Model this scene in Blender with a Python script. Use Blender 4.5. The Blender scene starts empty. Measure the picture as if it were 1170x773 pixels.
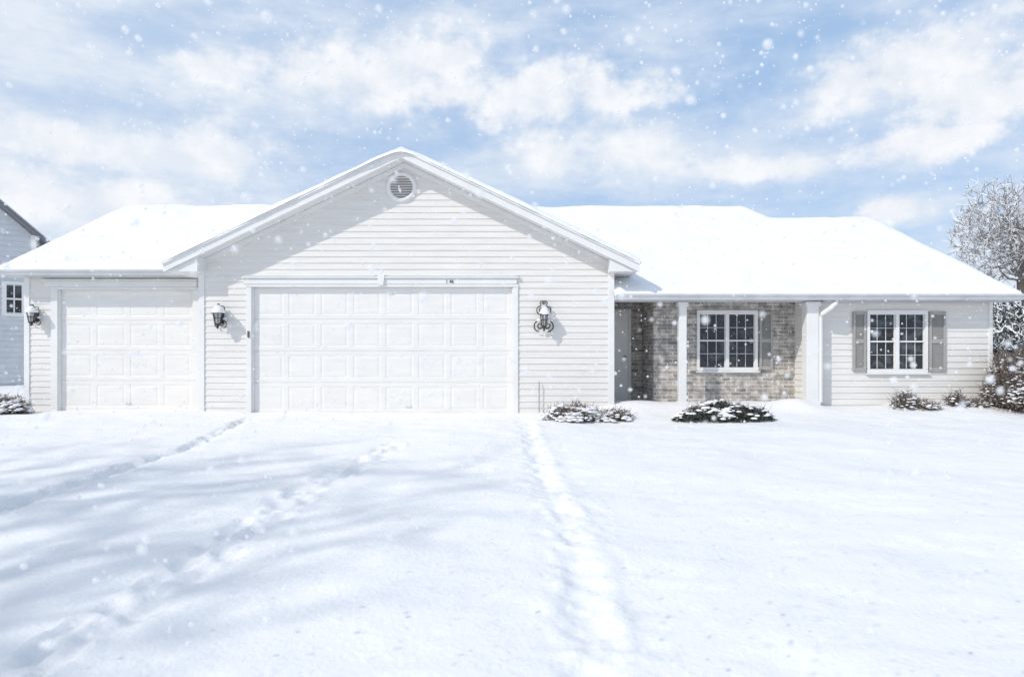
import bpy, bmesh, math, random
import numpy as np
from mathutils import Vector, Matrix
random.seed(7); rng=np.random.default_rng(7)
S=bpy.context.scene
COL=S.collection
F=780.0; CZ=1.1; HY=405.0
def PX(px,y): return (px-585.0)/F*y
def PZ(py,y): return CZ+(HY-py)/F*y

# ------------------------------------------------------------ materials
def new_mat(name):
    m=bpy.data.materials.new(name); m.use_nodes=True
    nt=m.node_tree; b=nt.nodes['Principled BSDF']
    return m,nt,b
def mat(name,col,rough=0.6,var=0.08,scale=4.0,bump=0.0,bscale=60.0,metal=0.0,bdist=0.01,stretch=(1,1,1),ior=1.45):
    m,nt,b=new_mat(name)
    tc=nt.nodes.new('ShaderNodeTexCoord'); mp=nt.nodes.new('ShaderNodeMapping')
    mp.inputs['Scale'].default_value=stretch
    nt.links.new(tc.outputs['Object'],mp.inputs['Vector'])
    n=nt.nodes.new('ShaderNodeTexNoise'); n.inputs['Scale'].default_value=scale; n.inputs['Detail'].default_value=4
    nt.links.new(mp.outputs[0],n.inputs['Vector'])
    r=nt.nodes.new('ShaderNodeValToRGB')
    r.color_ramp.elements[0].position=0.3; r.color_ramp.elements[1].position=0.7
    r.color_ramp.elements[0].color=tuple(c*(1-var) for c in col)+(1,)
    r.color_ramp.elements[1].color=tuple(min(1,c*(1+var*0.5)) for c in col)+(1,)
    nt.links.new(n.outputs['Fac'],r.inputs[0]); nt.links.new(r.outputs[0],b.inputs['Base Color'])
    b.inputs['Roughness'].default_value=rough; b.inputs['Metallic'].default_value=metal
    b.inputs['IOR'].default_value=ior
    if bump>0:
        n2=nt.nodes.new('ShaderNodeTexNoise'); n2.inputs['Scale'].default_value=bscale; n2.inputs['Detail'].default_value=3
        nt.links.new(mp.outputs[0],n2.inputs['Vector'])
        bp=nt.nodes.new('ShaderNodeBump'); bp.inputs['Strength'].default_value=bump; bp.inputs['Distance'].default_value=bdist
        nt.links.new(n2.outputs['Fac'],bp.inputs['Height']); nt.links.new(bp.outputs[0],b.inputs['Normal'])
    return m
M_snow=mat('snow',(0.845,0.835,0.832),0.8,0.03,1.2,0.55,26,bdist=0.014)
M_rsnow=mat('roof_snow',(0.86,0.86,0.865),0.8,0.02,1.5,0.4,14,bdist=0.02)
M_siding=mat('vinyl_siding',(0.775,0.750,0.712),0.5,0.07,2.5,0.12,8,stretch=(0.5,0.5,6))
M_trim=mat('white_trim',(0.79,0.782,0.765),0.45,0.04,3,0.05,30)
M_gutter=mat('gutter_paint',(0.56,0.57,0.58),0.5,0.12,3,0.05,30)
M_gdoor=mat('garage_door_paint',(0.80,0.782,0.75),0.45,0.05,2.0,0.12,60,stretch=(1,1,4),bdist=0.003)
M_shut=mat('shutter_paint',(0.38,0.37,0.35),0.6,0.08,6,0.1,50)
M_bronze=mat('dark_bronze',(0.07,0.066,0.063),0.5,0.4,20,0.3,60,metal=0.4)
M_lglass=mat('lantern_glass',(0.42,0.42,0.42),0.12,0.25,20)
M_bark=mat('bark',(0.12,0.10,0.088),0.9,0.3,14,0.5,30)
M_twig=mat('twig',(0.20,0.16,0.14),0.9,0.3,10)
M_gtwig=mat('grey_twig',(0.22,0.195,0.185),0.9,0.3,3)
M_leaf=mat('boxwood_leaf',(0.06,0.075,0.055),0.6,0.4,9)
M_dry=mat('dry_leaf',(0.26,0.22,0.17),0.8,0.35,9)
M_rust=mat('rust_leaf',(0.28,0.22,0.19),0.8,0.35,9)
M_ever=mat('evergreen_needle',(0.09,0.105,0.10),0.7,0.3,6)
M_blue=mat('bluegrey_siding',(0.64,0.65,0.67),0.6,0.10,3,0.1,10)
M_dark=mat('dark_fascia',(0.18,0.185,0.20),0.6,0.1,6)
M_vent=mat('vent_back',(0.33,0.29,0.26),0.6,0.1,8)
M_concrete=mat('porch_concrete',(0.38,0.37,0.36),0.85,0.12,5,0.2,40)
M_door=mat('front_door_paint',(0.88,0.865,0.84),0.4,0.04,4)
M_num=mat('number_metal',(0.12,0.12,0.12),0.5,0.1,10)
m,nt,b=new_mat('window_glass'); M_glass=m
b.inputs['Roughness'].default_value=0.03; b.inputs['IOR'].default_value=1.6
n=nt.nodes.new('ShaderNodeTexNoise'); n.inputs['Scale'].default_value=3.2; n.inputs['Detail'].default_value=6; n.inputs['Distortion'].default_value=1.5; tc=nt.nodes.new('ShaderNodeTexCoord')
nt.links.new(tc.outputs['Object'],n.inputs['Vector'])
r=nt.nodes.new('ShaderNodeValToRGB'); r.color_ramp.elements[0].color=(0.006,0.008,0.012,1); r.color_ramp.elements[1].color=(0.07,0.08,0.09,1)
r.color_ramp.elements[0].position=.48; r.color_ramp.elements[1].position=.64
nt.links.new(n.outputs['Fac'],r.inputs[0]); nt.links.new(r.outputs[0],b.inputs['Base Color'])
bp=nt.nodes.new('ShaderNodeBump'); bp.inputs['Strength'].default_value=0.15; bp.inputs['Distance'].default_value=0.02
nt.links.new(n.outputs['Fac'],bp.inputs['Height']); nt.links.new(bp.outputs[0],b.inputs['Normal'])
# brick
def brick_mat(name,c1,c2,mortar):
    m,nt,b=new_mat(name)
    tc=nt.nodes.new('ShaderNodeTexCoord'); sp=nt.nodes.new('ShaderNodeSeparateXYZ'); nt.links.new(tc.outputs['Object'],sp.inputs[0])
    ad=nt.nodes.new('ShaderNodeMath'); ad.operation='ADD'; nt.links.new(sp.outputs[0],ad.inputs[0]); nt.links.new(sp.outputs[1],ad.inputs[1])
    cb=nt.nodes.new('ShaderNodeCombineXYZ'); nt.links.new(ad.outputs[0],cb.inputs[0]); nt.links.new(sp.outputs[2],cb.inputs[1])
    br=nt.nodes.new('ShaderNodeTexBrick'); nt.links.new(cb.outputs[0],br.inputs['Vector'])
    br.inputs['Scale'].default_value=1.0; br.inputs['Brick Width'].default_value=0.21; br.inputs['Row Height'].default_value=0.072
    br.inputs['Mortar Size'].default_value=0.010; br.inputs['Mortar Smooth'].default_value=0.2; br.inputs['Bias'].default_value=-0.1
    br.inputs['Color1'].default_value=c1+(1,); br.inputs['Color2'].default_value=c2+(1,); br.inputs['Mortar'].default_value=mortar+(1,)
    n=nt.nodes.new('ShaderNodeTexNoise'); n.inputs['Scale'].default_value=7; n.inputs['Detail'].default_value=8
    nt.links.new(cb.outputs[0],n.inputs['Vector'])
    rr=nt.nodes.new('ShaderNodeValToRGB'); rr.color_ramp.elements[0].position=0.38; rr.color_ramp.elements[1].position=0.62
    rr.color_ramp.elements[0].color=(0.62,0.63,0.64,1); rr.color_ramp.elements[1].color=(1.25,1.22,1.19,1)
    nt.links.new(n.outputs['Fac'],rr.inputs[0])
    mx=nt.nodes.new('ShaderNodeMixRGB'); mx.blend_type='MULTIPLY'; mx.inputs[0].default_value=1
    nt.links.new(br.outputs['Color'],mx.inputs[1]); nt.links.new(rr.outputs[0],mx.inputs[2])
    nt.links.new(mx.outputs[0],b.inputs['Base Color']); b.inputs['Roughness'].default_value=0.85
    bp=nt.nodes.new('ShaderNodeBump'); bp.invert=True; bp.inputs['Strength'].default_value=0.8; bp.inputs['Distance'].default_value=0.01
    nt.links.new(br.outputs['Fac'],bp.inputs['Height']); nt.links.new(bp.outputs[0],b.inputs['Normal'])
    return m
M_brick=brick_mat('brick',(0.52,0.475,0.43),(0.27,0.25,0.235),(0.61,0.60,0.575))

# ------------------------------------------------------------ helpers
def mk(name,verts,faces,mats,parent=None,smooth=False,fm=None):
    me=bpy.data.meshes.new(name); me.from_pydata([tuple(v) for v in verts],[],faces)
    if not isinstance(mats,(list,tuple)): mats=[mats]
    for q in mats: me.materials.append(q)
    if fm is not None: me.polygons.foreach_set('material_index',fm)
    if smooth: me.polygons.foreach_set('use_smooth',[True]*len(me.polygons))
    me.update()
    o=bpy.data.objects.new(name,me); COL.objects.link(o)
    if parent: o.parent=parent; o.matrix_parent_inverse=Matrix.Identity(4)
    return o
def empty(name,label,cat,loc=(0,0,0),group=None):
    o=bpy.data.objects.new(name,None); COL.objects.link(o); o.location=(0,0,0)
    o.empty_display_size=0.3; o['label']=label; o['category']=cat
    if group:o['group']=group
    return o
class B:
    def __init__(s): s.v=[]; s.f=[]; s.m=[]
    def add(s,vs,fs,mi=0):
        k=len(s.v); s.v+= [tuple(v) for v in vs]; s.f+=[tuple(i+k for i in f) for f in fs]; s.m+=[mi]*len(fs)
    def box(s,x0,x1,y0,y1,z0,z1,mi=0,bev=0.0):
        if bev<=0:
            s.add([(x0,y0,z0),(x1,y0,z0),(x1,y1,z0),(x0,y1,z0),(x0,y0,z1),(x1,y0,z1),(x1,y1,z1),(x0,y1,z1)],
              [(0,3,2,1),(4,5,6,7),(0,1,5,4),(1,2,6,5),(2,3,7,6),(3,0,4,7)],mi); return
        bm=bmesh.new(); bmesh.ops.create_cube(bm,size=1)
        for v in bm.verts: v.co=Vector(((x0+x1)/2+v.co.x*(x1-x0),(y0+y1)/2+v.co.y*(y1-y0),(z0+z1)/2+v.co.z*(z1-z0)))
        bmesh.ops.bevel(bm,geom=bm.edges[:],offset=min(bev,(x1-x0)/3,(y1-y0)/3,(z1-z0)/3),segments=2,affect='EDGES')
        bm.verts.index_update(); s.add([v.co[:] for v in bm.verts],[[v.index for v in f.verts] for f in bm.faces],mi); bm.free()
    def tube(s,pts,rad,n=6,mi=0,cap=True,off=None):
        pts=[Vector(p) for p in pts]; k=len(s.v); ref=Vector((0.31,0.22,0.92))
        L=len(pts)
        for i,p in enumerate(pts):
            d=(pts[min(i+1,L-1)]-pts[max(i-1,0)])
            if d.length<1e-9:d=Vector((0,0,1))
            d.normalize()
            a=d.cross(ref)
            if a.length<0.05: a=d.cross(Vector((1,0,0)))
            a.normalize(); bb=d.cross(a); r=rad[i] if hasattr(rad,'__len__') else rad
            for j in range(n):
                t=2*math.pi*j/n; q=p+a*(r*math.cos(t))+bb*(r*math.sin(t)); s.v.append(q[:])
        for i in range(L-1):
            for j in range(n):
                j2=(j+1)%n
                s.f.append((k+i*n+j,k+i*n+j2,k+(i+1)*n+j2,k+(i+1)*n+j)); s.m.append(mi)
        if cap:
            s.f.append(tuple(k+j for j in range(n))[::-1]); s.m.append(mi)
            s.f.append(tuple(k+(L-1)*n+j for j in range(n))); s.m.append(mi)
    def lathe(s,c,prof,n=16,mi=0,axis='z'):
        k=len(s.v)
        for (r,h) in prof:
            for j in range(n):
                t=2*math.pi*j/n
                if axis=='z': s.v.append((c[0]+r*math.cos(t),c[1]+r*math.sin(t),c[2]+h))
                else: s.v.append((c[0]+r*math.cos(t),c[1]+h,c[2]+r*math.sin(t)))
        for i in range(len(prof)-1):
            for j in range(n):
                j2=(j+1)%n; s.f.append((k+i*n+j,k+i*n+j2,k+(i+1)*n+j2,k+(i+1)*n+j)); s.m.append(mi)
    def prism(s,poly,axis,a,b_,mi=0):
        n=len(poly)
        def P(u,w,t): return (u,t,w) if axis=='y' else (t,u,w)
        vs=[P(u,w,a) for u,w in poly]+[P(u,w,b_) for u,w in poly]
        fs=[tuple(range(n))[::-1],tuple(range(n,2*n))]+[(i,(i+1)%n,n+(i+1)%n,n+i) for i in range(n)]
        s.add(vs,fs,mi)
    def out(s,name,mats,parent=None,smooth=False):
        return mk(name,s.v,s.f,mats,parent,smooth,s.m)

_G=rng.random((256,256))
def vnoise(x,y):
    xi=np.floor(x).astype(int); yi=np.floor(y).astype(int); fx=x-xi; fy=y-yi
    fx=fx*fx*(3-2*fx); fy=fy*fy*(3-2*fy)
    a=_G[xi%256,yi%256]; b=_G[(xi+1)%256,yi%256]; c=_G[xi%256,(yi+1)%256]; d=_G[(xi+1)%256,(yi+1)%256]
    return (a*(1-fx)+b*fx)*(1-fy)+(c*(1-fx)+d*fx)*fy-0.5
def fbm(x,y,o=4):
    t=0;a=1
    for i in range(o): t=t+a*vnoise(x*2**i+13.7*i,y*2**i+7.3*i); a*=0.5
    return t
def sst(a,b,x):
    t=np.clip((x-a)/(b-a),0,1); return t*t*(3-2*t)

# ------------------------------------------------------------ ground
def ground_base(x,y):
    z=-0.5+0.0424*(y-1.0)
    z=np.where(y<1,-0.5,z); z=np.minimum(z,0.0)
    z=z+sst(0.8,2.5,x)*(0.13*sst(11.6,13.0,y))
    return z
fp=[]
def steps(x0,y0,x1,y1,n,w,size,dep):
    for i in range(n):
        t=i/(n-1); s=1 if i%2 else -1
        fp.append((x0+(x1-x0)*t+s*w+random.uniform(-.04,.04),y0+(y1-y0)*t+random.uniform(-.07,.07),size*random.uniform(.75,1.15),dep*random.uniform(0.55,1.15),random.uniform(-.4,.4)))
steps(-4.62,5.6,-4.42,8.7,20,0.03,.85,.6); steps(-4.42,8.9,-4.68,12.2,20,0.03,.85,.55)
steps(-2.38,2.4,-2.05,6.7,27,0.10,.72,.42); steps(-2.05,6.9,-1.62,9.5,13,0.10,.8,.38)
def ground_h(x,y):
    z=ground_base(x,y)
    near=1-sst(30,60,np.sqrt(x*x+y*y))
    z=z+near*(0.06*fbm(x*0.45+3,y*0.6+9,3)+0.030*fbm(x*1.3,y*2.0,3))
    z=z+0.008*fbm(x*6,y*8,3)*(1-sst(14,20,y))
    xc=0.24+0.18*sst(12,5,y)+0.05*fbm(y*0.9,y*0+4,3)
    d=(x-xc); act=(1-sst(11.6,12.3,y))*(.85+.35*fbm(y*1.5+2,y*0+7,2))
    z=z-act*0.030*np.exp(-(d/.10)**2)+act*0.018*np.exp(-((d-0.19)/0.09)**2)
    z=z+act*0.052*np.exp(-(d/0.20)**4)*fbm(x*9,y*7,3)
    z=z+act*0.022*np.exp(-((d-.1)/0.4)**4)*fbm(x*10+5,y*8,2)
    for xa,ya,xb,yb,ww,dd,nn in ((-4.62,5.0,-4.42,8.8,.13,.05,.06),(-4.42,8.8,-4.68,12.3,.13,.05,.055),(-2.38,2.0,-2.05,6.8,.24,.018,.065),(-2.05,6.8,-1.62,9.5,.23,.016,.06)):
        t=np.clip((y-ya)/(yb-ya),0,1); cx=xa+(xb-xa)*t+.06*vnoise(y*1.7,y*0+6); m=np.exp(-((x-cx)/ww)**4)*((y>ya-.02)&(y<yb+.02))
        z=z-m*dd+m*nn*fbm(x*8+3,y*6,3)
    for fx,fy,s,dp,an in fp:
        m=(np.abs(x-fx)<.5)&(np.abs(y-fy)<.5)
        if not m.any(): continue
        dx=x[m]-fx; dy=y[m]-fy; ca,sa=math.cos(an),math.sin(an)
        u=(dx*ca+dy*sa)/(0.075*s); v=(-dx*sa+dy*ca)/(0.16*s); r=np.sqrt(u*u+v*v)+.7*fbm(x[m]*10,y[m]*10,2)
        z[m]+= -0.075*dp*(1-sst(0.4,1.5,r))+0.02*dp*np.exp(-((r-1.6)/.4)**2)
    def mound(cx,cy,rx,ry,h): return h*np.exp(-((x-cx)/rx)**2-((y-cy)/ry)**2)
    z=z+mound(5.2,12.65,.45,.3,.14)+mound(1.0,12.6,.9,.35,.07)+mound(8.2,12.8,1.2,.3,.05)+mound(-5.4,12.7,.5,.25,.05)+mound(2.3,13.0,.7,.4,.12)
    z=z+mound(3.6,12.75,1.3,.4,.06)
    return z
def axis(d0,d1,step,far):
    a=list(np.arange(d0,d1,step)); s=step; lo=[];v=d0
    while v>-far: s*=1.25; v-=s; lo.append(v)
    s=step; hi=[]; v=a[-1]
    while v<far: s*=1.25; v+=s; hi.append(v)
    return np.array(lo[::-1]+a+hi)
xs=axis(-11,11,0.035,900); 
ys=np.concatenate([-np.geomspace(900,3,30),np.arange(-2.5,2.2,.25),np.arange(2.2,7,.03),np.arange(7,14,.045),np.arange(14,16,.15),np.geomspace(16,1500,40)])
X,Y=np.meshgrid(xs,ys); Z=ground_h(X,Y)
nx,ny=len(xs),len(ys)
idx=np.arange(nx*ny).reshape(ny,nx)
q=np.stack([idx[:-1,:-1],idx[:-1,1:],idx[1:,1:],idx[1:,:-1]],-1).reshape(-1,4)
me=bpy.data.meshes.new('ground'); me.vertices.add(nx*ny); me.vertices.foreach_set('co',np.stack([X,Y,Z],-1).ravel())
me.loops.add(q.size); me.loops.foreach_set('vertex_index',q.ravel()); me.polygons.add(len(q))
me.polygons.foreach_set('loop_start',np.arange(0,q.size,4)); me.polygons.foreach_set('loop_total',np.full(len(q),4))
me.update(calc_edges=True); me.polygons.foreach_set('use_smooth',[True]*len(q)); me.materials.append(M_snow)
g=bpy.data.objects.new('ground',me); COL.objects.link(g); g['kind']='structure'; g['label']='snow covered driveway and lawn with tracks'
def gz(x,y): return float(ground_h(np.array([float(x)]),np.array([float(y)]))[0])

# ------------------------------------------------------------ house
H=empty('suburban_house','white vinyl sided single storey house with snow covered roof','house')
CR=0.118
def siding(name,O,U,N,u0,u1,z0,z1,mater,parent,openings=(),lim=None,dep=0.014,course=CR):
    b=B(); O=Vector(O);U=Vector(U);N=Vector(N)
    def P(u,n,z): q=O+U*u+N*n; return (q.x,q.y,z)
    nC=int(math.ceil((z1-z0)/course))
    for i in range(nC):
        za=z0+i*course; zb=min(za+course,z1)
        cuts=sorted({za,zb}|{c for o in openings for c in (o[2],o[3]) if za<c<zb})
        for a,c in zip(cuts[:-1],cuts[1:]):
            mid=(a+c)/2
            La,Ra=(u0,u1) if lim is None else lim(a); Lc,Rc=(u0,u1) if lim is None else lim(c)
            La,Lc=max(La,u0),max(Lc,u0); Ra,Rc=min(Ra,u1),min(Rc,u1)
            if Rc<Lc: Rc=Lc=(Lc+Rc)/2
            if Ra<=La: continue
            segs=[(La,Ra,Lc,Rc)]
            for o in openings:
                if o[2]<=mid<=o[3]:
                    ns=[]
                    for s in segs:
                        if o[1]<=s[0] or o[0]>=s[1]: ns.append(s); continue
                        if o[0]>s[0]: ns.append((s[0],o[0],s[2],o[0]))
                        if o[1]<s[1]: ns.append((o[1],s[1],o[1],s[3]))
                    segs=ns
            f=lambda z: dep*(1-(z-za)/course)
            for s in segs:
                na,nc=f(a),f(c)
                b.add([P(s[0],na,a),P(s[1],na,a),P(s[3],nc,c),P(s[2],nc,c)],[(0,1,2,3)])
                if a==za: b.add([P(s[0],0,a),P(s[1],0,a),P(s[1],na,a),P(s[0],na,a)],[(0,1,2,3)])
    return b.out(name,mater,parent)
GY=12.8; LY=13.6; RY=13.1; BY=13.6
gx0,gx1=-5.84,1.887; gpx=-2.01; PK=4.86; SL=0.48
dx0,dx1,dz1=PX(288,GY),PX(586,GY),PZ(328,GY)
sx0,sx1,sz1=PX(67,LY),PX(221,LY),PZ(331,LY)
def glim(z):
    w=(PK-0.165-z)/SL; return (gpx-w,gpx+w)
siding('wall',(0,GY,0),(1,0,0),(0,-1,0),gx0,gx1,-0.25,4.72,M_siding,H,[(dx0-.05,dx1+.05,-1,dz1+.05)],glim)
siding('wall',(0,LY,0),(1,0,0),(0,-1,0),PX(30,LY),-5.7,-0.25,2.78,M_siding,H,[(sx0-.05,sx1+.05,-1,sz1+.05)])
rw0,rw1=5.64,PX(1132,RY)
wz0,wz1=PZ(424,RY),PZ(356,RY)
rwx0,rwx1=PX(991,RY),PX(1058,RY)
siding('wall',(0,RY,0),(1,0,0),(0,-1,0),rw0,rw1,-0.1,2.3,M_siding,H,[(rwx0+.02,rwx1-.02,wz0+.02,wz1-.02)])
siding('wall',(rw0,0,0),(0,1,0),(-1,0,0),RY,BY,-0.1,2.3,M_siding,H)
siding('wall',(rw1,0,0),(0,1,0),(1,0,0),RY,22.9,-0.1,4.5,M_siding,H,(),lambda z:(RY+max(0,(z-2.3))/.46,22.9-max(0,(z-2.3))/.46))
siding('wall',(PX(30,LY),0,0),(0,1,0),(-1,0,0),LY,22.0,-0.1,4.9,M_siding,H,(),lambda z:(LY+max(0,(z-2.75))/.49,22.0-max(0,(z-2.75))/.49))
siding('wall',(gx1,0,0),(0,1,0),(1,0,0),GY,14.9,-0.1,2.8,M_siding,H)
siding('wall',(gx0,0,0),(0,1,0),(-1,0,0),GY,LY,-0.1,2.8,M_siding,H)
siding('wall',(0,22.4,0),(1,0,0),(0,1,0),PX(30,LY),rw1,-0.1,2.3,M_siding,H)
bw=B(); DY=14.8
pw0,pw1=PX(797,BY),PX(864,BY); pz0,pz1=PZ(422,BY),PZ(356,BY)
cx=2.82
def brickrect(x0,x1,z0,z1,y): bw.add([(x0,y,z0),(x1,y,z0),(x1,y,z1),(x0,y,z1)],[(0,1,2,3)])
o0,o1,oz0,oz1=pw0+.03,pw1-.03,pz0+.03,pz1-.03
for r in ((cx,o0,-.1,2.4),(o1,rw0,-.1,2.4),(o0,o1,-.1,oz0),(o0,o1,oz1,2.4)): brickrect(*r,BY)
for xx in (o0,o1): bw.add([(xx,BY,oz0),(xx,BY+.1,oz0),(xx,BY+.1,oz1),(xx,BY,oz1)],[(0,1,2,3)])
bw.add([(cx,BY,-.1),(cx,DY,-.1),(cx,DY,2.4),(cx,BY,2.4)],[(0,1,2,3)])
brickrect(gx1,cx,-.1,2.4,DY)
bw.out('brick_wall',M_brick,H)['label']='pale beige and grey brick porch wall'
b=B(); b.box(pw0-.08,pw1+.08,BY-.05,BY+.02,pz0-.075,pz0-.008,bev=.008); b.out('sill',M_brick,H)
b=B(); b.box(gx1+.03,rw0-.02,12.95,DY-.01,-.2,.07,bev=.01); pf=b.out('porch_floor',M_concrete,H)
b=B(); b.box(gx1+.03,rw0-.005,12.98,DY,2.235,2.26); b.out('porch_ceiling',M_trim,H)
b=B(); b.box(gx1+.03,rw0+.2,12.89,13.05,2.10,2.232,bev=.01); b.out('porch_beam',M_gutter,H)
def column(px0,px1,y,zt):
    b=B(); x0,x1=PX(px0,y),PX(px1,y); yy=y+ (x1-x0)
    b.box(x0,x1,y,yy,0.0,zt,bev=.012)
    b.box(x0-.025,x1+.025,y-.025,yy+.025,zt-.09,zt-.003,bev=.01)
    b.box(x0-.025,x1+.025,y-.025,yy+.025,0.0,.22,bev=.01)
    return b.out('column',M_trim,H)
column(776,785,12.9,2.10); column(922,936,12.86,2.10)
for (a,c,yy,zt) in ((gx0-.03,gx0+.085,GY,2.66),(gx1-.085,gx1+.03,GY,2.66),(PX(30,LY)-.03,PX(30,LY)+.08,LY,2.68),(rw1-.05,rw1+.025,RY,2.2),(rw0-.025,rw0+.08,RY,2.2)):
    b=B(); b.box(a,c,yy-.028,yy+.08,-.2,zt,bev=.006); b.out('corner_trim',M_trim,H)

def gdoor(x0,x1,z0,z1,y,cols,rows,nm='garage_door'):
    b=B(); rh=(z1-z0)/rows; cw=(x1-x0)/cols
    for r in range(rows):
        for c in range(cols):
            xa,xb=x0+c*cw,x0+(c+1)*cw; za,zb=z0+r*rh,z0+(r+1)*rh
            ml=.085 if c==0 else .045; mr=.085 if c==cols-1 else .045
            def ring(l,rr,t,bt,yy): return [(xa+l,yy,za+bt),(xb-rr,yy,za+bt),(xb-rr,yy,zb-t),(xa+l,yy,zb-t)]
            R=[ring(0,0,0,0,y+.008),ring(0,0,.003,.003,y+.008),ring(0,0,.009,.007,y),ring(ml,mr,.075,.075,y),ring(ml+.018,mr+.018,.093,.093,y+.006),
               ring(ml+.03,mr+.03,.105,.105,y+.006),ring(ml+.065,mr+.065,.14,.14,y+.001)]
            vs=[p for rg in R for p in rg]; fs=[]
            for i in range(len(R)-1):
                for j in range(4):
                    fs.append((i*4+j,i*4+(j+1)%4,(i+1)*4+(j+1)%4,(i+1)*4+j))
            k=(len(R)-1)*4; fs.append((k,k+1,k+2,k+3)); b.add(vs,fs)
    return b.out(nm,M_gdoor,H)
gd=gdoor(dx0,dx1,-.02,dz1,GY+.06,8,4); gd['label']='wide white panelled double garage door'
sd=gdoor(sx0,sx1,-.02,sz1,LY+.06,4,4); sd['label']='narrow white panelled single garage door'
b=B(); b.box(dx0+.02,dx1-.02,GY+.05,GY+.075,-.06,-.022); b.out('weather_seal',M_num,gd)
b=B(); b.box(-2.02,-1.9,GY+.035,GY+.062,.12,.15,bev=.006); b.out('handle',M_trim,gd)
b=B(); b.box((sx0+sx1)/2-.06,(sx0+sx1)/2+.06,LY+.035,LY+.062,.12,.15,bev=.006); b.out('handle',M_trim,sd)
def dtrim(x0,x1,z1,y,wj,parent):
    b=B()
    b.box(x0-wj,x0,y-.035,y+.11,-.2,z1,bev=.006); b.box(x1,x1+wj,y-.035,y+.11,-.2,z1,bev=.006)
    b.box(x0,x0+.02,y+.0,y+.058,-.2,z1-.003); b.box(x1-.02,x1,y+.0,y+.058,-.2,z1-.003)
    b.box(x0-wj-.01,x1+wj+.01,y-.04,y+.11,z1,z1+.05,bev=.006)
    return b.out('door_trim',M_trim,parent)
dtrim(dx0,dx1,dz1,GY,.10,H); dtrim(sx0,sx1,sz1,LY,.14,H)
b=B(); hx0,hx1=PX(277,GY),PX(593,GY); hz=dz1+.052
b.box(hx0+.04,hx1-.04,GY-.045,GY+.01,hz,hz+.10,bev=.006); b.box(hx0,hx1,GY-.075,GY+.01,hz+.102,hz+.15,bev=.012)
hd=b.out('door_header',M_trim,H)
b=B(); kx=PX(436,GY); kt=hz+.17
b.add([(kx-.045,GY-.085,hz-.02),(kx+.045,GY-.085,hz-.02),(kx+.07,GY-.085,kt),(kx-.07,GY-.085,kt),(kx-.045,GY,hz-.02),(kx+.045,GY,hz-.02),(kx+.07,GY,kt),(kx-.07,GY,kt)],
      [(0,1,2,3),(1,5,6,2),(4,0,3,7),(3,2,6,7),(0,4,5,1)])
b.out('keystone',M_trim,H)
b=B(); b.box(PX(52,LY),PX(226,LY),LY-.045,LY+.01,sz1+.052,sz1+.17,bev=.008); b.box(PX(50,LY),PX(227,LY),LY-.07,LY+.01,sz1+.172,sz1+.21,bev=.012); b.out('door_header',M_trim,H)
def ledge_snow(x0,x1,y0,y1,z,t,parent,name='snow_layer'):
    b=B(); n=max(4,int((x1-x0)/.07)); prof=[(0,0),(.15,.75),(.5,1),(.85,.9),(1,0)]; k=len(prof)
    for i in range(n+1):
        x=x0+(x1-x0)*i/n; e=min(1,i/1.5,(n-i)/1.5); tt=t*(e**.5)*(1+.5*float(vnoise(np.array([x*4.]),np.array([z*9]))[0]))
        for a,h in prof: b.v.append((x,y0+(y1-y0)*a,z+tt*h+.001))
    for i in range(n):
        for j in range(k-1): b.f.append((i*k+j,(i+1)*k+j,(i+1)*k+j+1,i*k+j+1)); b.m.append(0)
    return b.out(name,M_rsnow,parent,True)
ledge_snow(hx0,kx-.08,GY-.075,GY-.01,hz+.15,.02,hd); ledge_snow(kx+.08,hx1,GY-.075,GY-.01,hz+.15,.02,hd)
ledge_snow(gx1+.05,rw0-.05,12.96,DY-.4,.068,.10,pf)
cu=bpy.data.curves.new('house_number','FONT'); cu.body="1 46"; cu.size=.085; cu.extrude=.004; cu.align_x='CENTER'
to=bpy.data.objects.new('tmp',cu); COL.objects.link(to); dg=bpy.context.evaluated_depsgraph_get()
tm=bpy.data.meshes.new_from_object(to.evaluated_get(dg)); bpy.data.objects.remove(to)
tm.transform(Matrix.Translation((PX(514,GY),GY-.052,hz+.022))@Matrix.Rotation(math.pi/2,4,'X')); tm.materials.clear(); tm.materials.append(M_num)
no=bpy.data.objects.new('house_number',tm); COL.objects.link(no); no.parent=H

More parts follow.
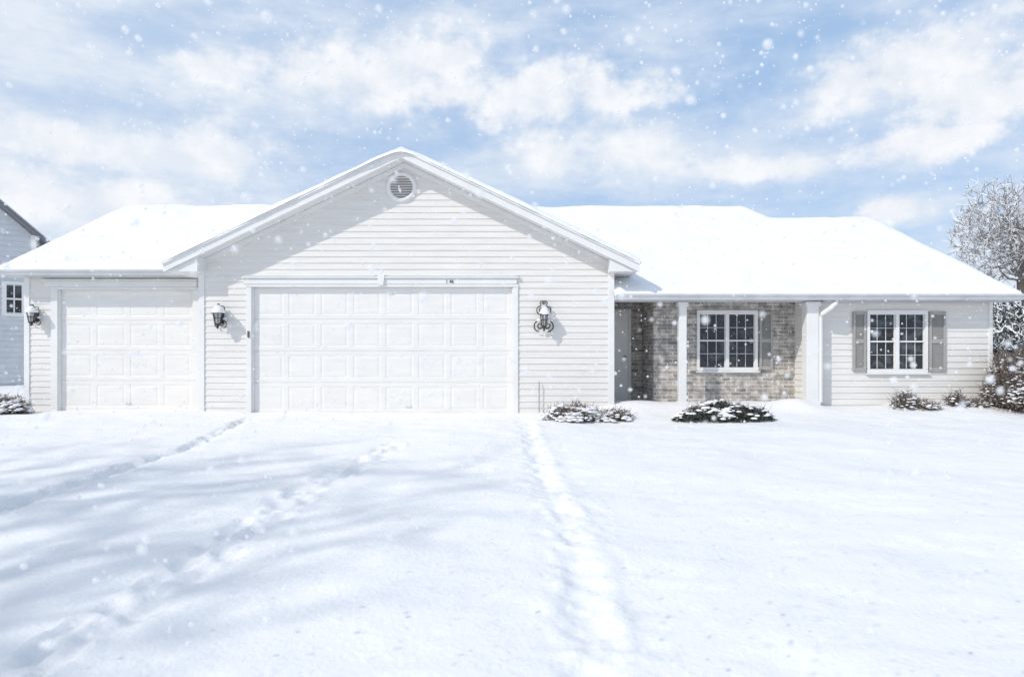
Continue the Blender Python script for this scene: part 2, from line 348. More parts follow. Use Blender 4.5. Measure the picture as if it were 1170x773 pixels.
def window(x0,x1,z0,z1,y):
    b=B(); fw=.055
    b.box(x0-.02,x1+.02,y-.045,y+.05,z1-fw,z1+.03,bev=.006); b.box(x0-.02,x1+.02,y-.045,y+.05,z0-.03,z0+fw-.01,bev=.006)
    b.box(x0-.02,x0+fw-.02,y-.042,y+.05,z0+fw-.01,z1-fw,bev=.004); b.box(x1-fw+.02,x1+.02,y-.042,y+.05,z0+fw-.01,z1-fw,bev=.004)
    xm=(x0+x1)/2; b.box(xm-.035,xm+.035,y-.038,y+.05,z0+fw-.01,z1-fw,bev=.004)
    zm=(z0+z1)/2
    for a,c in ((x0+fw-.02,xm-.035),(xm+.035,x1-fw+.02)):
        b.box(a,c,y-.012,y+.045,zm-.014,zm+.014)
        b.box(a,a+.012,y-.002,y+.04,z0+fw-.01,z1-fw); b.box(c-.012,c,y-.002,y+.04,z0+fw-.01,z1-fw)
        for i in (1,2):
            xx=a+(c-a)*i/3; b.box(xx-.0042,xx+.0042,y+.018,y+.035,z0+fw,z1-fw)
        for zz in ((z0+fw+zm)/2,(z1-fw+zm)/2): b.box(a,c,y+.019,y+.033,zz-.0042,zz+.0042)
    w=b.out('window',M_trim,H)
    b=B(); b.add([(x0+.03,y+.03,z0+.03),(x1-.03,y+.03,z0+.03),(x1-.03,y+.03,z1-.03),(x0+.03,y+.03,z1-.03)],[(0,1,2,3)]); b.out('glass',M_glass,w)
    b=B(); b.box(x0-.045,x1+.045,y-.07,y+.0,z0-.062,z0-.032,bev=.006); s=b.out('sill',M_trim,w)
    ledge_snow(x0-.04,x1+.04,y-.068,y-.046,z0-.032,.012,w)
    return w
window(pw0,pw1,pz0,pz1,BY); window(rwx0,rwx1,wz0,wz1,RY)
def shutter(px0,px1,y,z0,z1):
    b=B(); x0,x1=PX(px0,y),PX(px1,y); yo=y-.055; st=.045
    b.box(x0,x0+st,yo,y-.005,z0,z1,bev=.005); b.box(x1-st,x1,yo,y-.005,z0,z1,bev=.005)
    zm=(z0+z1)/2
    for a,c in ((z0,z0+.06),(zm-.035,zm+.035),(z1-.06,z1)): b.box(x0+st,x1-st,yo+.003,y-.005,a,c,bev=.004)
    for a,c in ((z0+.06,zm-.035),(zm+.035,z1-.06)):
        n=int((c-a)/.036)
        for i in range(n):
            zz=a+(c-a)*(i+.5)/n
            b.add([(x0+st,yo+.012,zz-.016),(x1-st,yo+.012,zz-.016),(x1-st,yo+.034,zz+.016),(x0+st,yo+.034,zz+.016)],[(0,1,2,3)])
        b.box(x0+st,x1-st,yo+.036,y-.006,a,c)
    return b.out('shutter',M_shut,H)
shutter(867,882,BY,pz0,pz1); shutter(973.5,988.5,RY,wz0,wz1); shutter(1060.5,1079,RY,wz0,wz1)
b=B(); fx0,fx1=gx1+.05,PX(717,DY); fx0=fx1-.92
z0,z1=.10,PZ(358,DY)
b.box(fx0,fx1,DY-.04,DY+.02,z0,z1,bev=.005)
for (a,c) in ((fx0+.12,fx0+.42),(fx0+.5,fx1-.12)):
    for za,zb in ((z0+.15,z0+.8),(z0+.95,z0+1.45),(z0+1.55,z1-.12)): b.box(a,c,DY-.065,DY-.042,za,zb,bev=.018)
fd=b.out('front_door',M_door,H)
b=B(); b.box(fx1+.003,fx1+.07,DY-.06,DY+.01,z0,z1+.08,bev=.006); b.box(fx0,fx1,DY-.06,DY+.01,z1+.003,z1+.08,bev=.006); b.out('frame',M_trim,fd)
b=B(); b.lathe((fx1-.07,DY-.045,z0+.95),[(0,-.05),(.02,-.05),(.03,-.03),(.018,-.015),(.03,0)],12,0,'y'); b.out('handle',M_bronze,fd,True)

# vent
b=B(); vx,vz=PX(459,GY),PZ(214,GY)
b.lathe((vx,GY,vz),[(.205,-.02),(.21,-.05),(.235,-.06),(.27,-.05),(.285,-.03),(.285,0)],40,0,'y')
ve=b.out('gable_vent',M_trim,H,True)
b=B()
for i in range(8):
    zz=-.19+.38*(i+.5)/8; w=math.sqrt(max(0,.21**2-zz*zz))-.002
    b.add([(vx-w,GY-.055,vz+zz-.017),(vx+w,GY-.055,vz+zz-.017),(vx+w,GY-.03,vz+zz+.013),(vx-w,GY-.03,vz+zz+.013)],[(0,1,2,3)])
b.out('louver',M_trim,ve)
b=B(); b.lathe((vx,GY-.024,vz),[(0.001,0),(.21,0)],32,0,'y'); b.out('screen',M_vent,ve)

# roofs
def roof_prism_x(ye,ze,ridge,slope,th,yb):
    zr=ze+slope*(ridge-ye); zb=zr-slope*(yb-ridge)
    return [(ye,ze-th),(ye,ze),(ridge,zr),(yb,zb),(yb,zb-th),(ridge,zr-th)]
def snowfield(x0,x1,y0,y1,zf,T,parent,step=.09,r=.2,seed=0,nonedge=()):
    n=int((x1-x0)/step)+1; m=int((y1-y0)/step)+1
    xx=np.linspace(x0,x1,n); yy=np.linspace(y0,y1,m)
    e=np.array([0,.01,.03,.06])
    xx=np.unique(np.concatenate([xx,x0+e,x1-e])); yy=np.unique(np.concatenate([yy,y0+e,y1-e])); n,m=len(xx),len(yy)
    Xg,Yg=np.meshgrid(xx,yy); d=np.full(Xg.shape,9.)
    if 'x0' not in nonedge: d=np.minimum(d,Xg-x0)
    if 'x1' not in nonedge: d=np.minimum(d,x1-Xg)
    if 'y0' not in nonedge: d=np.minimum(d,Yg-y0)
    if 'y1' not in nonedge: d=np.minimum(d,y1-Yg)
    t=np.clip(d/r,0,1); t=np.sqrt(np.clip(1-(1-t)**2,0,1))
    TT=T*(1+.5*fbm(Xg*.9+seed,Yg*.9,3)+.16*fbm(Xg*4+seed,Yg*4,2))
    Zg=zf(Xg,Yg)+TT*t-0.01*(1-t)
    ed=np.exp(-((Yg-y0)/.1)**2)*.04*fbm(Xg*3+seed,Xg*0,3)
    if 'y0' in nonedge: ed=0
    Yg2=Yg+ed
    V=np.stack([Xg,Yg2,Zg],-1).reshape(-1,3); id_=np.arange(n*m).reshape(m,n)
    fq=np.stack([id_[:-1,:-1],id_[:-1,1:],id_[1:,1:],id_[1:,:-1]],-1).reshape(-1,4)
    return mk('snow_layer',V.tolist(),fq.tolist(),M_rsnow,parent,True)
RE,RZ,RS=12.75,2.235,.46
b=B()
b.prism(roof_prism_x(RE,RZ,19.33,RS,.12,25.9),'x',gx1+.035,6.57,0)
b.prism(roof_prism_x(RE,RZ,18.1,RS,.12,23.4),'x',6.575,9.48,0)
b.prism([(13.7,RZ+RS*.95-.12),(13.7,RZ+RS*.95),(19.33,RZ+RS*6.58),(24,RZ+RS*6.58-RS*4.67),(24,2.0)],'x',-1.2,gx1+.03,0)
rr=b.out('roof',M_trim,H)
def rz(X,Y):
    rd=19.33-1.2*sst(6.45,6.85,X); q=Y-rd
    return RZ+RS*(rd-RE)-RS*np.sqrt(q*q+.02)
snowfield(gx1+.02,9.51,RE-.06,25.8,rz,.10,rr,seed=3,nonedge=('x0',))
snowfield(-1.2,gx1+.05,13.75,24,lambda X,Y: rz(X,Y)-.003,.10,rr,seed=3,nonedge=('x0','x1','y0','y1'))
LE,LZ,LS=13.27,2.745,.49
b=B(); b.prism(roof_prism_x(LE,LZ,17.75,LS,.10,22.3),'x',-10.0,-2.2,0)
lr=b.out('roof',M_trim,H)
def lz(X,Y): q=Y-17.75; return LZ+LS*(17.75-LE)-LS*np.sqrt(q*q+.02)
snowfield(-10.03,-2.2,LE-.06,22.2,lz,.11,lr,seed=11,nonedge=('x1',))
b=B(); e0,e1=-6.33,2.305; th=.165
def zc(x): return PK-SL*abs(x-gpx)
b.prism([(e0,zc(e0)-th),(gpx,PK-th),(e1,zc(e1)-th),(e1,zc(e1)),(gpx,PK),(e0,zc(e0))],'y',12.43,18.2,0)
b.prism([(e0+.02,zc(e0)-th-.003),(gx0+.1,zc(e0)-th-.003),(gx0+.1,zc(gx0+.1)-th-.004),(e0+.02,zc(e0)-th-.002)],'y',12.45,14.5,0)
b.prism([(e1-.02,zc(e1)-th-.003),(gx1-.1,zc(e1)-th-.003),(gx1-.1,zc(gx1-.1)-th-.004),(e1-.02,zc(e1)-th-.002)],'y',12.45,14.5,0)
gr=b.out('roof',M_trim,H)
b=B()
b.prism([(e0-.01,zc(e0)-th-.02),(gpx,PK-th-.02),(e1+.01,zc(e1)-th-.02),(e1+.01,zc(e1)+.005),(gpx,PK+.005),(e0-.01,zc(e0)+.005)],'y',12.40,12.427,0)
b.prism([(e0-.02,zc(e0)-.055),(gpx,PK-.055),(e1+.02,zc(e1)-.055),(e1+.02,zc(e1)+.012),(gpx,PK+.012),(e0-.02,zc(e0)+.012)],'y',12.37,12.397,0)
b.out('fascia',M_trim,gr)
b=B()
b.prism([(gx0+.09,zc(gx0+.09)-th-.10),(gpx,PK-th-.105),(gx1-.09,zc(gx1-.09)-th-.10),(gx1-.09,zc(gx1-.09)-th-.005),(gpx,PK-th-.005),(gx0+.09,zc(gx0+.09)-th-.005)],'y',12.765,12.85,0)
b.out('frieze_board',M_trim,H)
def gzf(X,Y): q=X-gpx; return PK-SL*np.sqrt(q*q+.03)
snowfield(e0-.04,e1+.04,12.35,18.2,gzf,.10,gr,seed=23,r=.13)
def gutter(x0,x1,yf,zt,h=.11,w=.11):
    b=B(); pr=[(yf+w,zt-h),(yf+.035,zt-h),(yf+.02,zt-h*.55),(yf,zt-h*.3),(yf,zt),(yf+.012,zt),(yf+.012,zt-.015),(yf+w,zt-.015)]
    b.prism(pr,'x',x0,x1,0); return b.out('gutter',M_gutter,H)
gutter(gx1+.04,9.5,RE-.115,RZ-.01); gutter(-10.0,gx0-.5,LE-.115,LZ-.005)
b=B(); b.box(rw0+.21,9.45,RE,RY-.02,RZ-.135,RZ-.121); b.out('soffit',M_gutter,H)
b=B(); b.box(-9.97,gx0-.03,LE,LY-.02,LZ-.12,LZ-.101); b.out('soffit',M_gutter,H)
def rake(x,ye,ze,rd,sl,yb):
    b=B(); pr=[(ye,ze-.14),(ye,ze+.01),(rd,ze+sl*(rd-ye)+.01),(yb,ze+sl*(rd-ye)-sl*(yb-rd)+.01),(yb,ze+sl*(rd-ye)-sl*(yb-rd)-.14),(rd,ze+sl*(rd-ye)-.14)]
    b.prism(pr,'x',x,x+.025,0); return b.out('fascia',M_trim,H)
rake(9.483,RE,RZ,18.1,RS,23.4); rake(-10.028,LE,LZ,17.75,LS,22.2)
def dspout(pts,name='downspout'):
    b=B(); b.tube(pts,.042,8); return b.out(name,M_trim,H)
yq=12.80
dspout([(PX(953,yq),12.72,RZ-.12),(PX(953,yq),12.72,RZ-.17),(PX(947,yq),12.74,RZ-.27),(PX(941,yq),12.84,RZ-.36),(PX(940,yq),12.9,RZ-.42),(PX(940,yq),12.9,.2)])
# lanterns
def snowblob(b,c,r,h,n=9):
    b.lathe(c,[(r*.9,-.003),(r,h*.25),(r*.75,h*.75),(r*.35,h),(.001,h*1.03)],n)
def lantern(x,y,z,K=1.0,ornate=False):
    b=B(); b.box(-.045,.045,-.04,-.02,-.15,.09,bev=.01)
    cy=-.21; g=.72 if ornate else .95
    b.tube([(0,-.04,-.02),(0,-.09,-.13),(0,cy+.04,-.20),(0,cy,-.18)],.012,6)
    for sgn in (-1,1):
        for (sc,z0_,x0_,rr_) in (((.115,-.14,.07,.012),(.085,.14,.05,.010),(.05,.26,.02,.008)) if ornate else ((.075,-.15,.045,.009),(.05,.15,.03,.008))):
            pts=[]
            for i in range(21):
                t=i/20; a=-math.pi/2+t*3.0*math.pi; R=sc*(1-t*.8)
                pts.append((sgn*(x0_+R*math.cos(a)),-.055-.10*t,z0_+R*math.sin(a)))
            b.tube(pts,rr_,5)
    b.tube([(0,-.04,.06),(0,-.08,.15),(0,cy+.06,.22),(0,cy,.205)],.011,6)
    b.lathe((0,cy,-.17),[(.001,-.08),(.012,-.07),(.022,-.045),(.01,-.028),(.05*g,-.01),(.055*g,.012),(.05*g,.02)],10)
    for i in range(6):
        a=math.pi*i/3; b.tube([(.052*g*math.cos(a),cy+.052*g*math.sin(a),-.155),(.092*g*math.cos(a),cy+.092*g*math.sin(a),.05)],.007,4)
        a2=math.pi*(i+1)/3; b.tube([(.073*g*math.cos(a),cy+.073*g*math.sin(a),-.05),(.073*g*math.cos(a2),cy+.073*g*math.sin(a2),-.05)],.005,4)
    b.lathe((0,cy,.05),[(.08*g,-.008),(.12*g,-.004),(.123*g,.006),(.08*g,.04),(.055*g,.075),(.03,.09),(.012,.10),(.022,.118),(.012,.14),(.001,.17)],12)
    parts=[b.out('wall_lantern',M_bronze,H)]
    b=B(); b.lathe((0,cy,-.152),[(.044*g,0),(.08*g,.197)],6); parts.append(b.out('glass',M_lglass,parts[0]))
    b=B(); b.lathe((0.012,cy,.06),[(.128*g,-.014),(.132*g,.012),(.10*g,.055),(.07*g,.092),(.04*g,.12),(.001,.135)],12)
    if not ornate: snowblob(b,(0,-.05,.09),.06,.06)
    snowblob(b,(.08,-.08,-.068),.04,.04); snowblob(b,(-.08,-.08,-.062),.05,.045)
    parts.append(b.out('snow_layer',M_rsnow,parts[0],True))
    for o in parts: o.data.transform(Matrix.Translation((x,y,z))@Matrix.Scale(K,4))
    return parts[0]
lantern(PX(254,GY),GY,PZ(361,GY)); lantern(PX(621,GY),GY,PZ(363,GY),1.05,True); lantern(PX(43,LY),LY,PZ(360,LY),.9)
b=B(); ux=PX(616,12.7); b.tube([(ux,12.72,-.05),(ux,12.72,.55),(ux,12.74,.6)],.009,5); b.out('conduit',M_vent,H)
b=B(); b.box(dx0-.07,dx0-.035,GY-.055,GY-.034,1.42,1.54,bev=.004); b.out('keypad',M_num,H)

# ------------------------------------------------------------ neighbour
N_=empty('neighbour_house','pale blue grey sided house with dark roof edge','house')
nang=math.radians(38.5)
N_.location=(-17.5,25,0); N_.rotation_euler=(0,0,nang)
ca,sa=math.cos(nang),math.sin(nang)
def s_px(px):
    k=(px-585)/F; return (k*25+17.5)/(ca-k*sa)
def z_py(py,s): return CZ+(HY-py)/F*(25+sa*s)
sA,sB=s_px(50),s_px(0); zA,zB=z_py(272,sA),z_py(230,sB); nsl=(zB-zA)/(sA-sB)
def nzz(s): return zA-nsl*(s-sA)
pk=-4.0
def nz(s): return nzz(pk)-nsl*abs(s-pk)
a0,a1=s_px(5),s_px(27); nw0,nw1=z_py(358,(a0+a1)/2),z_py(325,(a0+a1)/2)
zt=nz(pk)-.25
def nlim(z): w=(zt-z)/nsl; return (pk-w,pk+w)
siding('wall',(0,0,0),(1,0,0),(0,-1,0),-8,0,-.5,zt,M_blue,N_,[(a0+.04,a1-.04,nw0+.04,nw1-.04)],nlim,dep=.045,course=.19)
siding('wall',(0,0,0),(0,1,0),(1,0,0),0,9,-.5,nz(0)-.2,M_blue,N_,dep=.045,course=.19)
b=B()
b.prism([(-8.5,nz(-8.5)-.14),(pk,nz(pk)-.14),(.5,nz(.5)-.14),(.5,nz(.5)),(pk,nz(pk)),(-8.5,nz(-8.5))],'y',-.25,9.3)
nr=b.out('roof',M_dark,N_)
b=B()
b.prism([(-8.5,nz(-8.5)+.004),(pk,nz(pk)+.004),(.52,nz(.5)+.004),(.5,nz(.5)+.07),(pk,nz(pk)+.08),(-8.5,nz(-8.5)+.07)],'y',-.2,9.3); b.out('snow_layer',M_rsnow,nr)
b=B()
for a,c,d,e in ((a0-.08,a1+.08,nw1,nw1+.1),(a0-.08,a1+.08,nw0-.1,nw0),(a0-.08,a0+.06,nw0,nw1),(a1-.06,a1+.08,nw0,nw1),(a0+.06,a1-.06,(nw0+nw1)/2-.03,(nw0+nw1)/2+.03),((a0+a1)/2-.02,(a0+a1)/2+.02,nw0,nw1)):
    b.box(a,c,-.08,.04,d,e)
nw=b.out('window',M_trim,N_)
b=B(); b.add([(a0,.03,nw0),(a1,.03,nw0),(a1,.03,nw1),(a0,.03,nw1)],[(0,1,2,3)]); b.out('glass',M_glass,nw)
b=B(); b.box(-.1,.06,-.06,.06,-.5,nz(0)-.2); b.out('corner_trim',M_trim,N_)

# ------------------------------------------------------------ trees
def rv(): return Vector((random.gauss(0,1),random.gauss(0,1),random.gauss(0,1)))
def colony_tree(name,label,cat,base,cc,rad,n,seedv,twr,snowp,tmat,r0,sprigs=3,group=None,sprl=.3,rexp=.42,lob=.26):
    random.seed(seedv); R=np.random.default_rng(seedv)
    T=empty(name,label,cat,group=group); base=np.array(base,float); cc=np.array(cc,float); rad=np.array(rad,float)
    pts=R.normal(size=(n*3,3)); pts/=np.linalg.norm(pts,axis=1)[:,None]
    rr=R.random(n*3)**rexp
    lobes=R.normal(size=(14,3)); lobes/=np.linalg.norm(lobes,axis=1)[:,None]
    l=np.max(np.exp(7*(pts@lobes.T-1)),axis=1); rr=rr*(1.04-lob+lob*l)
    P_=cc+pts*rr[:,None]*rad; P_=P_[:n]
    start=np.array([base[0],base[1],cc[2]-rad[2]*.75])
    nodes=[base]; par=[-1]
    K=6
    for i in range(1,K+1):
        t=i/K; nodes.append(base+(start-base)*t+np.array([math.sin(t*3)*.08,math.cos(t*2)*.05,0])); par.append(len(nodes)-2)
    tip=len(nodes)-1
    lead=cc+np.array([.1,0,rad[2]*.2])
    for i in range(1,5):
        nodes.append(nodes[tip]+(lead-nodes[tip])*i/4+R.normal(size=3)*.04); par.append(len(nodes)-2)
    d=np.linalg.norm((P_-start)*np.array([1,1,.9]),axis=1); P_=P_[np.argsort(d)]
    arr=np.zeros((len(nodes)+n,3)); arr[:len(nodes)]=nodes; cnt=len(nodes); par+= [0]*n
    dep=np.zeros(len(arr)); 
    for i in range(cnt): dep[i]=np.linalg.norm(arr[i]-start)
    for p in P_:
        dv=p-arr[K:cnt]; dist=np.linalg.norm(dv,axis=1)
        k=K+int(np.argmin(dist+.16*dep[K:cnt]))
        arr[cnt]=p; par[cnt]=k; dep[cnt]=dep[k]+np.linalg.norm(p-arr[k]); cnt+=1
    w_=np.ones(cnt)
    for i in range(cnt-1,0,-1):
        w_[par[i]]+=w_[i]
    rads=np.maximum(twr,r0*(w_/w_[0])**.5)
    tb=B(); cb=B()
    tb.tube([tuple(nodes[i]) for i in range(K+1)],[r0*(1.25-.3*i/K) for i in range(K+1)],10,0,cap=False)
    for i in range(K+1,cnt):
        a=Vector(arr[par[i]]); c=Vector(arr[i]); L=(c-a).length
        mid=(a+c)/2+rv()*L*.07+Vector((0,0,-L*.05)); ra=min(rads[par[i]],rads[i]*1.5); ns=3 if rads[i]<.03 else 6
        cb.tube([a,mid,c],[ra,(ra+rads[i])/2,rads[i]*.9],ns,0,cap=False)
        if snowp>0 and random.random()<snowp:
            cb.tube([a+Vector((0,0,ra*.8)),mid+Vector((0,0,rads[i]*.9)),c+Vector((0,0,rads[i]*.8))],[ra*.8,rads[i]*.9+.003,rads[i]*.8],3,1,cap=False)
        if w_[i]<14:
            dr=(c-a).normalized()
            for j in range(sprigs):
                e=c+(dr*.8+rv()*.5+Vector((0,0,.15))).normalized()*sprl*random.uniform(.5,1.3)
                cb.tube([c,(c+e)/2+rv()*.02,e],[twr*.9,twr*.7,twr*.4],3,1 if random.random()<snowp*.75 else 0,cap=False)
    tb.out('trunk',M_bark,T,True); cb.out('crown',[tmat,M_rsnow],T)
    return T
ty=28
colony_tree('snowy_tree','leafless tree with frosted grey brown twigs','tree',(PX(1166,ty),ty,-.1),(PX(1158,ty),ty,PZ(268,ty)),(2.75,2.5,2.45),1700,4,.0125,.62,M_gtwig,.17,3,None,.36,.5,.36)
def shade_tree(base,seedv,dx,top):
    colony_tree('bare_tree','tall leafless tree standing beside the snowy drive','tree',base,(base[0]+dx,base[1],top-3.2),(3.6,3.4,3.2),150,seedv,.024,0,M_bark,.22,2,'leafless trees by the drive',.7)
shade_tree((-13,-3.0,-.6),5,0.4,12.0); shade_tree((-15.0,-2.0,-.6),9,0,13.5)

def clumpshrub(name,label,cat,c,rx,ry,h,nleaf,leafm,nsnow,ls,snowr,seedv,stems=30,topbias=.5,group=None):
    random.seed(seedv)
    T=empty(name,label,cat,group=group); st=B(); lf=B(); sn=B(); bx,by,bz=c
    bz-=.03
    lump=[(random.uniform(-.8,.8),random.uniform(-.8,.8),random.uniform(.25,.5)) for _ in range(7)]
    def top(u,v):
        d=u*u+v*v
        if d>=1: return 0
        base=(1-d)**.45
        l=max(math.exp(-(((u-a)/q)**2+((v-b_)/q)**2)) for a,b_,q in lump)
        return h*base*(.62+.38*l)
    for i in range(stems):
        a=random.uniform(0,2*math.pi); r=math.sqrt(random.random())*.93; u,v=r*math.cos(a),r*math.sin(a); t=top(u,v)*random.uniform(.8,1.3)
        p0=Vector((bx+u*.3*rx,by+v*.3*ry,bz)); p2=Vector((bx+u*rx,by+v*ry,bz+t)); p1=(p0+p2)/2+Vector((u*rx*.12,v*ry*.12,.0))+rv()*.015
        st.tube([p0,p1,p2],[.008,.006,.003],3,0,cap=False)
        for j in range(3):
            q=p1.lerp(p2,random.random()); st.tube([q,q+Vector((random.uniform(-1,1),random.uniform(-1,1),random.uniform(.1,1)))*.11],[.004,.002],3,0,cap=False)
    for i in range(nleaf):
        a=random.uniform(0,2*math.pi); r=math.sqrt(random.random()); u,v=r*math.cos(a),r*math.sin(a); t=top(u,v)
        z=t*(1-random.random()**2*.95); ang=rv().normalized(); s=ls*random.uniform(.6,1.3)
        p=Vector((bx+u*rx,by+v*ry,bz+z))+rv()*.012
        e1_=ang.cross(Vector((.3,.5,.8))).normalized()*s; e2=ang.cross(e1_).normalized()*s*.55
        lf.add([p-e1_,p-e2,p+e1_,p+e2],[(0,1,2,3)],0)
    for i in range(nsnow):
        a=random.uniform(0,2*math.pi); r=math.sqrt(random.random())*.97; u,v=r*math.cos(a),r*math.sin(a); t=top(u,v)
        cl=float(vnoise(np.array([u*3.2+seedv]),np.array([v*3.2+5]))[0])
        if cl<-.05 and random.random()<.75: continue
        R=snowr*random.uniform(.3,1.3)*(1+.9*max(0,cl)); zc_=bz+t*(1 if random.random()<topbias else random.uniform(.5,1))
        k=len(sn.v); px_,py_=bx+u*rx,by+v*ry
        n=7; sn.v.append((px_,py_,zc_+R*.4)); 
        for (rr2,hh) in ((.6,.3),(1.0,.05),(.7,-.18)):
            for j in range(n):
                tt=2*math.pi*j/n; jr=R*rr2*random.uniform(.7,1.25); sn.v.append((px_+jr*math.cos(tt),py_+jr*math.sin(tt),zc_+R*hh))
        for j in range(n): sn.f.append((k,k+1+j,k+1+(j+1)%n)); sn.m.append(0)
        for q in range(2):
            for j in range(n): sn.f.append((k+1+q*n+j,k+1+(q+1)*n+j,k+1+(q+1)*n+(j+1)%n,k+1+q*n+(j+1)%n)); sn.m.append(0)
    st.out('stem',M_twig,T); lf.out('foliage',leafm,T); sn.out('snow_layer',M_rsnow,T,True)
    return T
def at(px,y): x=PX(px,y); return (x,y,gz(x,y))
clumpshrub('low_shrub','low dry shrub half buried in snow by the garage wall','shrub',at(655,11.85),.55,.3,.32,420,M_dry,420,.015,.045,3,260)
clumpshrub('low_shrub','low twiggy shrub capped with snow','shrub',at(702,11.95),.38,.26,.20,260,M_dry,260,.015,.042,5,150)
clumpshrub('boxwood_hedge','dark green clipped boxwood hedge topped with snow','hedge',at(826,11.75),.88,.32,.38,8500,M_leaf,700,.017,.048,8,60,.75)
clumpshrub('garden_plant','small dried plant poking out of the snow','plant',at(1036,12.6),.3,.2,.34,260,M_leaf,110,.018,.032,11,90,.5,'dried plants along the wall')
clumpshrub('garden_plant','small dried plant poking out of the snow','plant',at(1060,12.5),.25,.18,.18,200,M_dry,80,.018,.03,12,60,.5,'dried plants along the wall')
clumpshrub('garden_plant','small dried plant poking out of the snow','plant',at(1092,12.6),.22,.18,.28,200,M_leaf,90,.018,.032,14,80,.5,'dried plants along the wall')
clumpshrub('garden_plant','small dried plant poking out of the snow','plant',at(1116,12.6),.2,.18,.14,160,M_dry,80,.018,.03,15,60,.5,'dried plants along the wall')
clumpshrub('rounded_bush','rounded russet twiggy bush dusted with snow','bush',at(1166,12.5),.70,.6,1.0,3000,M_rust,1300,.018,.030,18,1900,.25)
colony_tree('evergreen_shrub','snow laden evergreen shrub beside the house','shrub',(PX(1168,20),20,.0),(PX(1170,20),20,1.65),(1.35,1.1,1.35),1500,21,.022,.6,M_ever,.06,4,None,.20,.45,.3)
clumpshrub('low_shrub','small snow dusted shrub beside neighbouring house','shrub',at(12,13.0),.40,.3,.36,600,M_dry,380,.018,.045,25,200)

# ------------------------------------------------------------ falling snow
random.seed(3)
bm=bmesh.new(); bmesh.ops.create_icosphere(bm,subdivisions=2,radius=1); bm.verts.index_update()
iv=np.array([v.co[:] for v in bm.verts]); iff=[[v.index for v in f.verts] for f in bm.faces]; bm.free()
V=[];Fc=[]
N=4600
for i in range(N):
    y=1.5+ (12.2-1.5)*random.random()**1.15; hw=.8*y+.4
    x=random.uniform(-hw,hw); zlo=float(ground_base(np.array([x]),np.array([y]))[0])+.35
    z=random.uniform(max(zlo,CZ-.5*y),CZ+.56*y+.2)
    R=min(.012,math.exp(random.gauss(math.log(.0066),.42)))
    s=iv*np.array([random.uniform(.85,1.15),random.uniform(.85,1.15),random.uniform(.85,1.15)])*R+np.array([x,y,z])
    k=len(V); V+=s.tolist(); Fc+=[[a+k for a in f] for f in iff]
m,nt,bb_=new_mat('snowflake'); bb_.inputs['Base Color'].default_value=(.93,.93,.93,1); bb_.inputs['Roughness'].default_value=1; bb_.inputs['Specular IOR Level'].default_value=0
tr=nt.nodes.new('ShaderNodeBsdfTranslucent'); tr.inputs[0].default_value=(.96,.96,.96,1); mx=nt.nodes.new('ShaderNodeMixShader'); mx.inputs[0].default_value=.48
tp=nt.nodes.new('ShaderNodeBsdfTransparent'); mx2=nt.nodes.new('ShaderNodeMixShader'); mx2.inputs[0].default_value=.45
nt.links.new(bb_.outputs[0],mx.inputs[1]); nt.links.new(tr.outputs[0],mx.inputs[2]); nt.links.new(mx.outputs[0],mx2.inputs[1]); nt.links.new(tp.outputs[0],mx2.inputs[2]); nt.links.new(mx2.outputs[0],nt.nodes['Material Output'].inputs[0])
fs=mk('falling_snow',V,Fc,m,None,True); fs['kind']='stuff'; fs['label']='falling white snowflakes in the air'; fs['category']='snow'

# ------------------------------------------------------------ world
SE=math.radians(38); SR=math.radians(231)
w=bpy.data.worlds.new('World'); S.world=w; w.use_nodes=True; nt=w.node_tree; nt.nodes.clear()
try:
    w.cycles.sampling_method='MANUAL'; w.cycles.sample_map_resolution=512
except Exception as e: print(e)
def nd(t,**k):
    n=nt.nodes.new(t)
    for a,v in k.items(): setattr(n,a,v)
    return n
def lk(a,b): nt.links.new(a,b)
def mth(op,a,b=None,c=None,clamp=False):
    n=nd('ShaderNodeMath',operation=op); n.use_clamp=clamp
    for i,v in enumerate((a,b,c)):
        if v is None: continue
        if isinstance(v,(int,float)): n.inputs[i].default_value=v
        else: lk(v,n.inputs[i])
    return n.outputs[0]
out=nd('ShaderNodeOutputWorld'); bg=nd('ShaderNodeBackground'); sky=nd('ShaderNodeTexSky',sky_type='NISHITA')
sky.sun_disc=False; sky.sun_elevation=SE; sky.sun_rotation=SR; sky.air_density=1.0; sky.dust_density=0.4; sky.ozone_density=1.5
tc=nd('ShaderNodeTexCoord'); nrm=nd('ShaderNodeVectorMath',operation='NORMALIZE'); lk(tc.outputs['Generated'],nrm.inputs[0])
sp=nd('ShaderNodeSeparateXYZ'); lk(nrm.outputs[0],sp.inputs[0])
az=mth('ARCTAN2',sp.outputs[0],sp.outputs[1]); el=mth('ARCSINE',sp.outputs[2])
cb=nd('ShaderNodeCombineXYZ'); lk(az,cb.inputs[0]); lk(el,cb.inputs[1]); P=cb.outputs[0]
def noise(vec,scale,detail=8,rough=.55,sx=1,sy=1,ox=0,oy=0):
    mp=nd('ShaderNodeMapping'); mp.inputs['Scale'].default_value=(sx,sy,1); mp.inputs['Location'].default_value=(ox,oy,0); lk(vec,mp.inputs['Vector'])
    n=nd('ShaderNodeTexNoise'); n.inputs['Scale'].default_value=scale; n.inputs['Detail'].default_value=detail; n.inputs['Roughness'].default_value=rough
    lk(mp.outputs[0],n.inputs['Vector']); return n.outputs['Fac']
blobs=[(440,90,110,34),(600,108,140,28),(350,82,55,28),(500,68,60,28),(690,112,50,16),(640,95,70,22),
 (1050,80,110,40),(1120,110,110,46),(1080,158,100,20),(975,95,50,20),
 (80,165,80,22),(245,175,52,28),(240,78,38,16),(30,215,90,30),(630,172,46,22),(735,172,46,24),(880,192,90,12),(1020,240,36,12),
 (140,225,80,18)]
acc=None
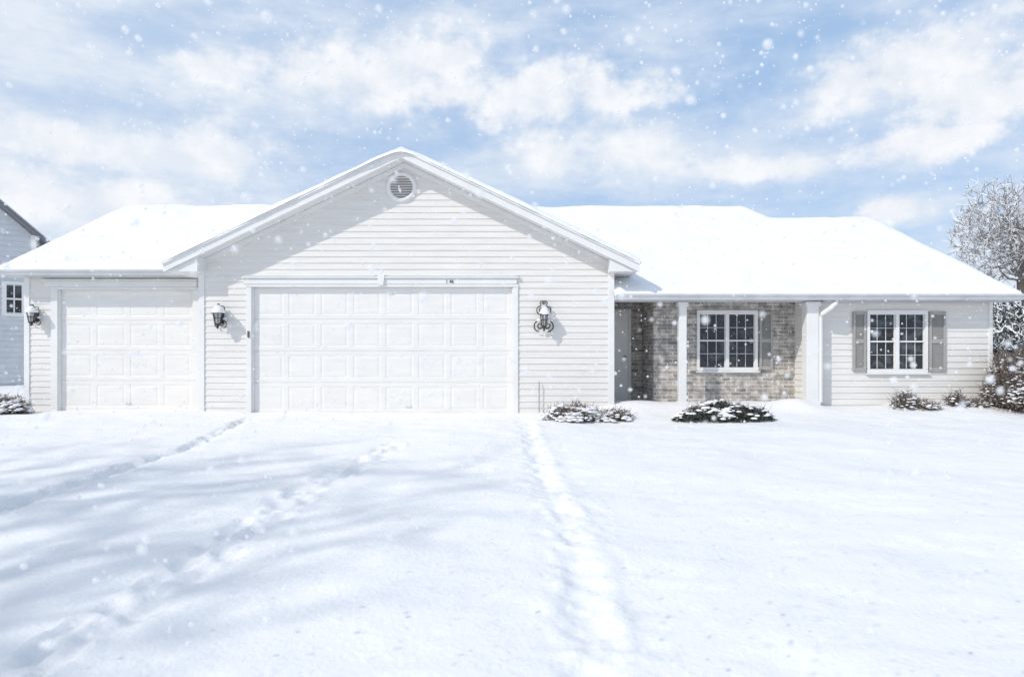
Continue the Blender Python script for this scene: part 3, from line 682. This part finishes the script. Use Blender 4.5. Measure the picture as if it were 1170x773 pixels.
for (px,py,rx,ry) in blobs:
    u=(px-585)/F; a=math.atan(u); e=math.atan((HY-py)/F/math.sqrt(1+u*u))
    sub=nd('ShaderNodeVectorMath',operation='SUBTRACT'); lk(P,sub.inputs[0]); sub.inputs[1].default_value=(a,e,0)
    mu=nd('ShaderNodeVectorMath',operation='MULTIPLY'); lk(sub.outputs[0],mu.inputs[0]); cu_=1/(1+u*u); mu.inputs[1].default_value=(F/(rx*cu_**.9),F/(ry*cu_**.5),0)
    ln=nd('ShaderNodeVectorMath',operation='LENGTH'); lk(mu.outputs[0],ln.inputs[0])
    v=mth('SUBTRACT',1.0,ln.outputs['Value'])
    acc=v if acc is None else mth('SMOOTH_MAX',acc,v,.2)
acc=mth('MAXIMUM',acc,-1.2)
n1=noise(P,17,10,.6,1,1.25); n1u=noise(P,17,10,.6,1,1.25,.10,-.36)
nb=noise(P,3.2,5,.55,1,2.2,5,2)
dens=mth('ADD',acc,mth('MULTIPLY',mth('SUBTRACT',n1,.5),3.2))
dens=mth('ADD',dens,mth('MULTIPLY',mth('SUBTRACT',nb,.5),.7))
def srange(v,a,b,lo=0,hi=1):
    n=nd('ShaderNodeMapRange',interpolation_type='SMOOTHSTEP'); lk(v,n.inputs[0])
    n.inputs[1].default_value=a;n.inputs[2].default_value=b;n.inputs[3].default_value=lo;n.inputs[4].default_value=hi; return n.outputs[0]
cm=srange(dens,-.35,.60)
halo=srange(dens,-1.1,.3,0,.35)
nv=noise(P,3.8,10,.64,1,2.8,1.3,4.1); veil=srange(nv,.36,.70,.0,.75)
left=srange(az,-.75,.15,.36,0.0)
low=srange(el,.0,.35,.28,0.0)
veil=mth('ADD',mth('ADD',mth('ADD',veil,left),low),halo,clamp=True)
shade=mth('ADD',.66,mth('MULTIPLY',mth('SUBTRACT',n1,n1u),2.0),clamp=True)
ccol=nd('ShaderNodeMixRGB'); lk(shade,ccol.inputs[0]); ccol.inputs[1].default_value=(.74,.80,.89,1); ccol.inputs[2].default_value=(.94,.96,1.0,1)
smul=nd('ShaderNodeMixRGB',blend_type='MULTIPLY'); smul.inputs[0].default_value=1; lk(sky.outputs[0],smul.inputs[1]); smul.inputs[2].default_value=(.14,.14,.14,1)
haze=nd('ShaderNodeMixRGB'); haze.inputs[0].default_value=.8; lk(smul.outputs[0],haze.inputs[1]); haze.inputs[2].default_value=(.42,.60,.87,1)
m1=nd('ShaderNodeMixRGB'); lk(veil,m1.inputs[0]); lk(haze.outputs[0],m1.inputs[1]); m1.inputs[2].default_value=(.78,.845,.94,1)
m2=nd('ShaderNodeMixRGB'); lk(cm,m2.inputs[0]); lk(m1.outputs[0],m2.inputs[1]); lk(ccol.outputs[0],m2.inputs[2])
lk(m2.outputs[0],bg.inputs[0]); bg.inputs[1].default_value=1.0; lk(bg.outputs[0],out.inputs[0])

ld=bpy.data.lights.new('sun','SUN'); ld.energy=2.45; ld.angle=math.radians(.9); ld.color=(1,.95,.88)
so=bpy.data.objects.new('sun',ld); COL.objects.link(so)
sd_=Vector((math.sin(SR)*math.cos(SE),math.cos(SR)*math.cos(SE),math.sin(SE))); so.rotation_euler=sd_.to_track_quat('Z','Y').to_euler(); so.location=(-10,-10,12)

cd=bpy.data.cameras.new('camera'); cam=bpy.data.objects.new('camera',cd); COL.objects.link(cam); S.camera=cam
cam.location=(0,0,CZ); cam.rotation_euler=(math.pi/2,0,0); cd.sensor_width=36; cd.sensor_fit='HORIZONTAL'; cd.lens=24.0
cd.shift_y=(HY-386.5)/1170; cd.clip_end=5000; cd.clip_start=.05
cd.dof.use_dof=True; cd.dof.focus_distance=12.5; cd.dof.aperture_fstop=1.5
S.view_settings.view_transform='Standard'; S.view_settings.look='None'; S.view_settings.exposure=0
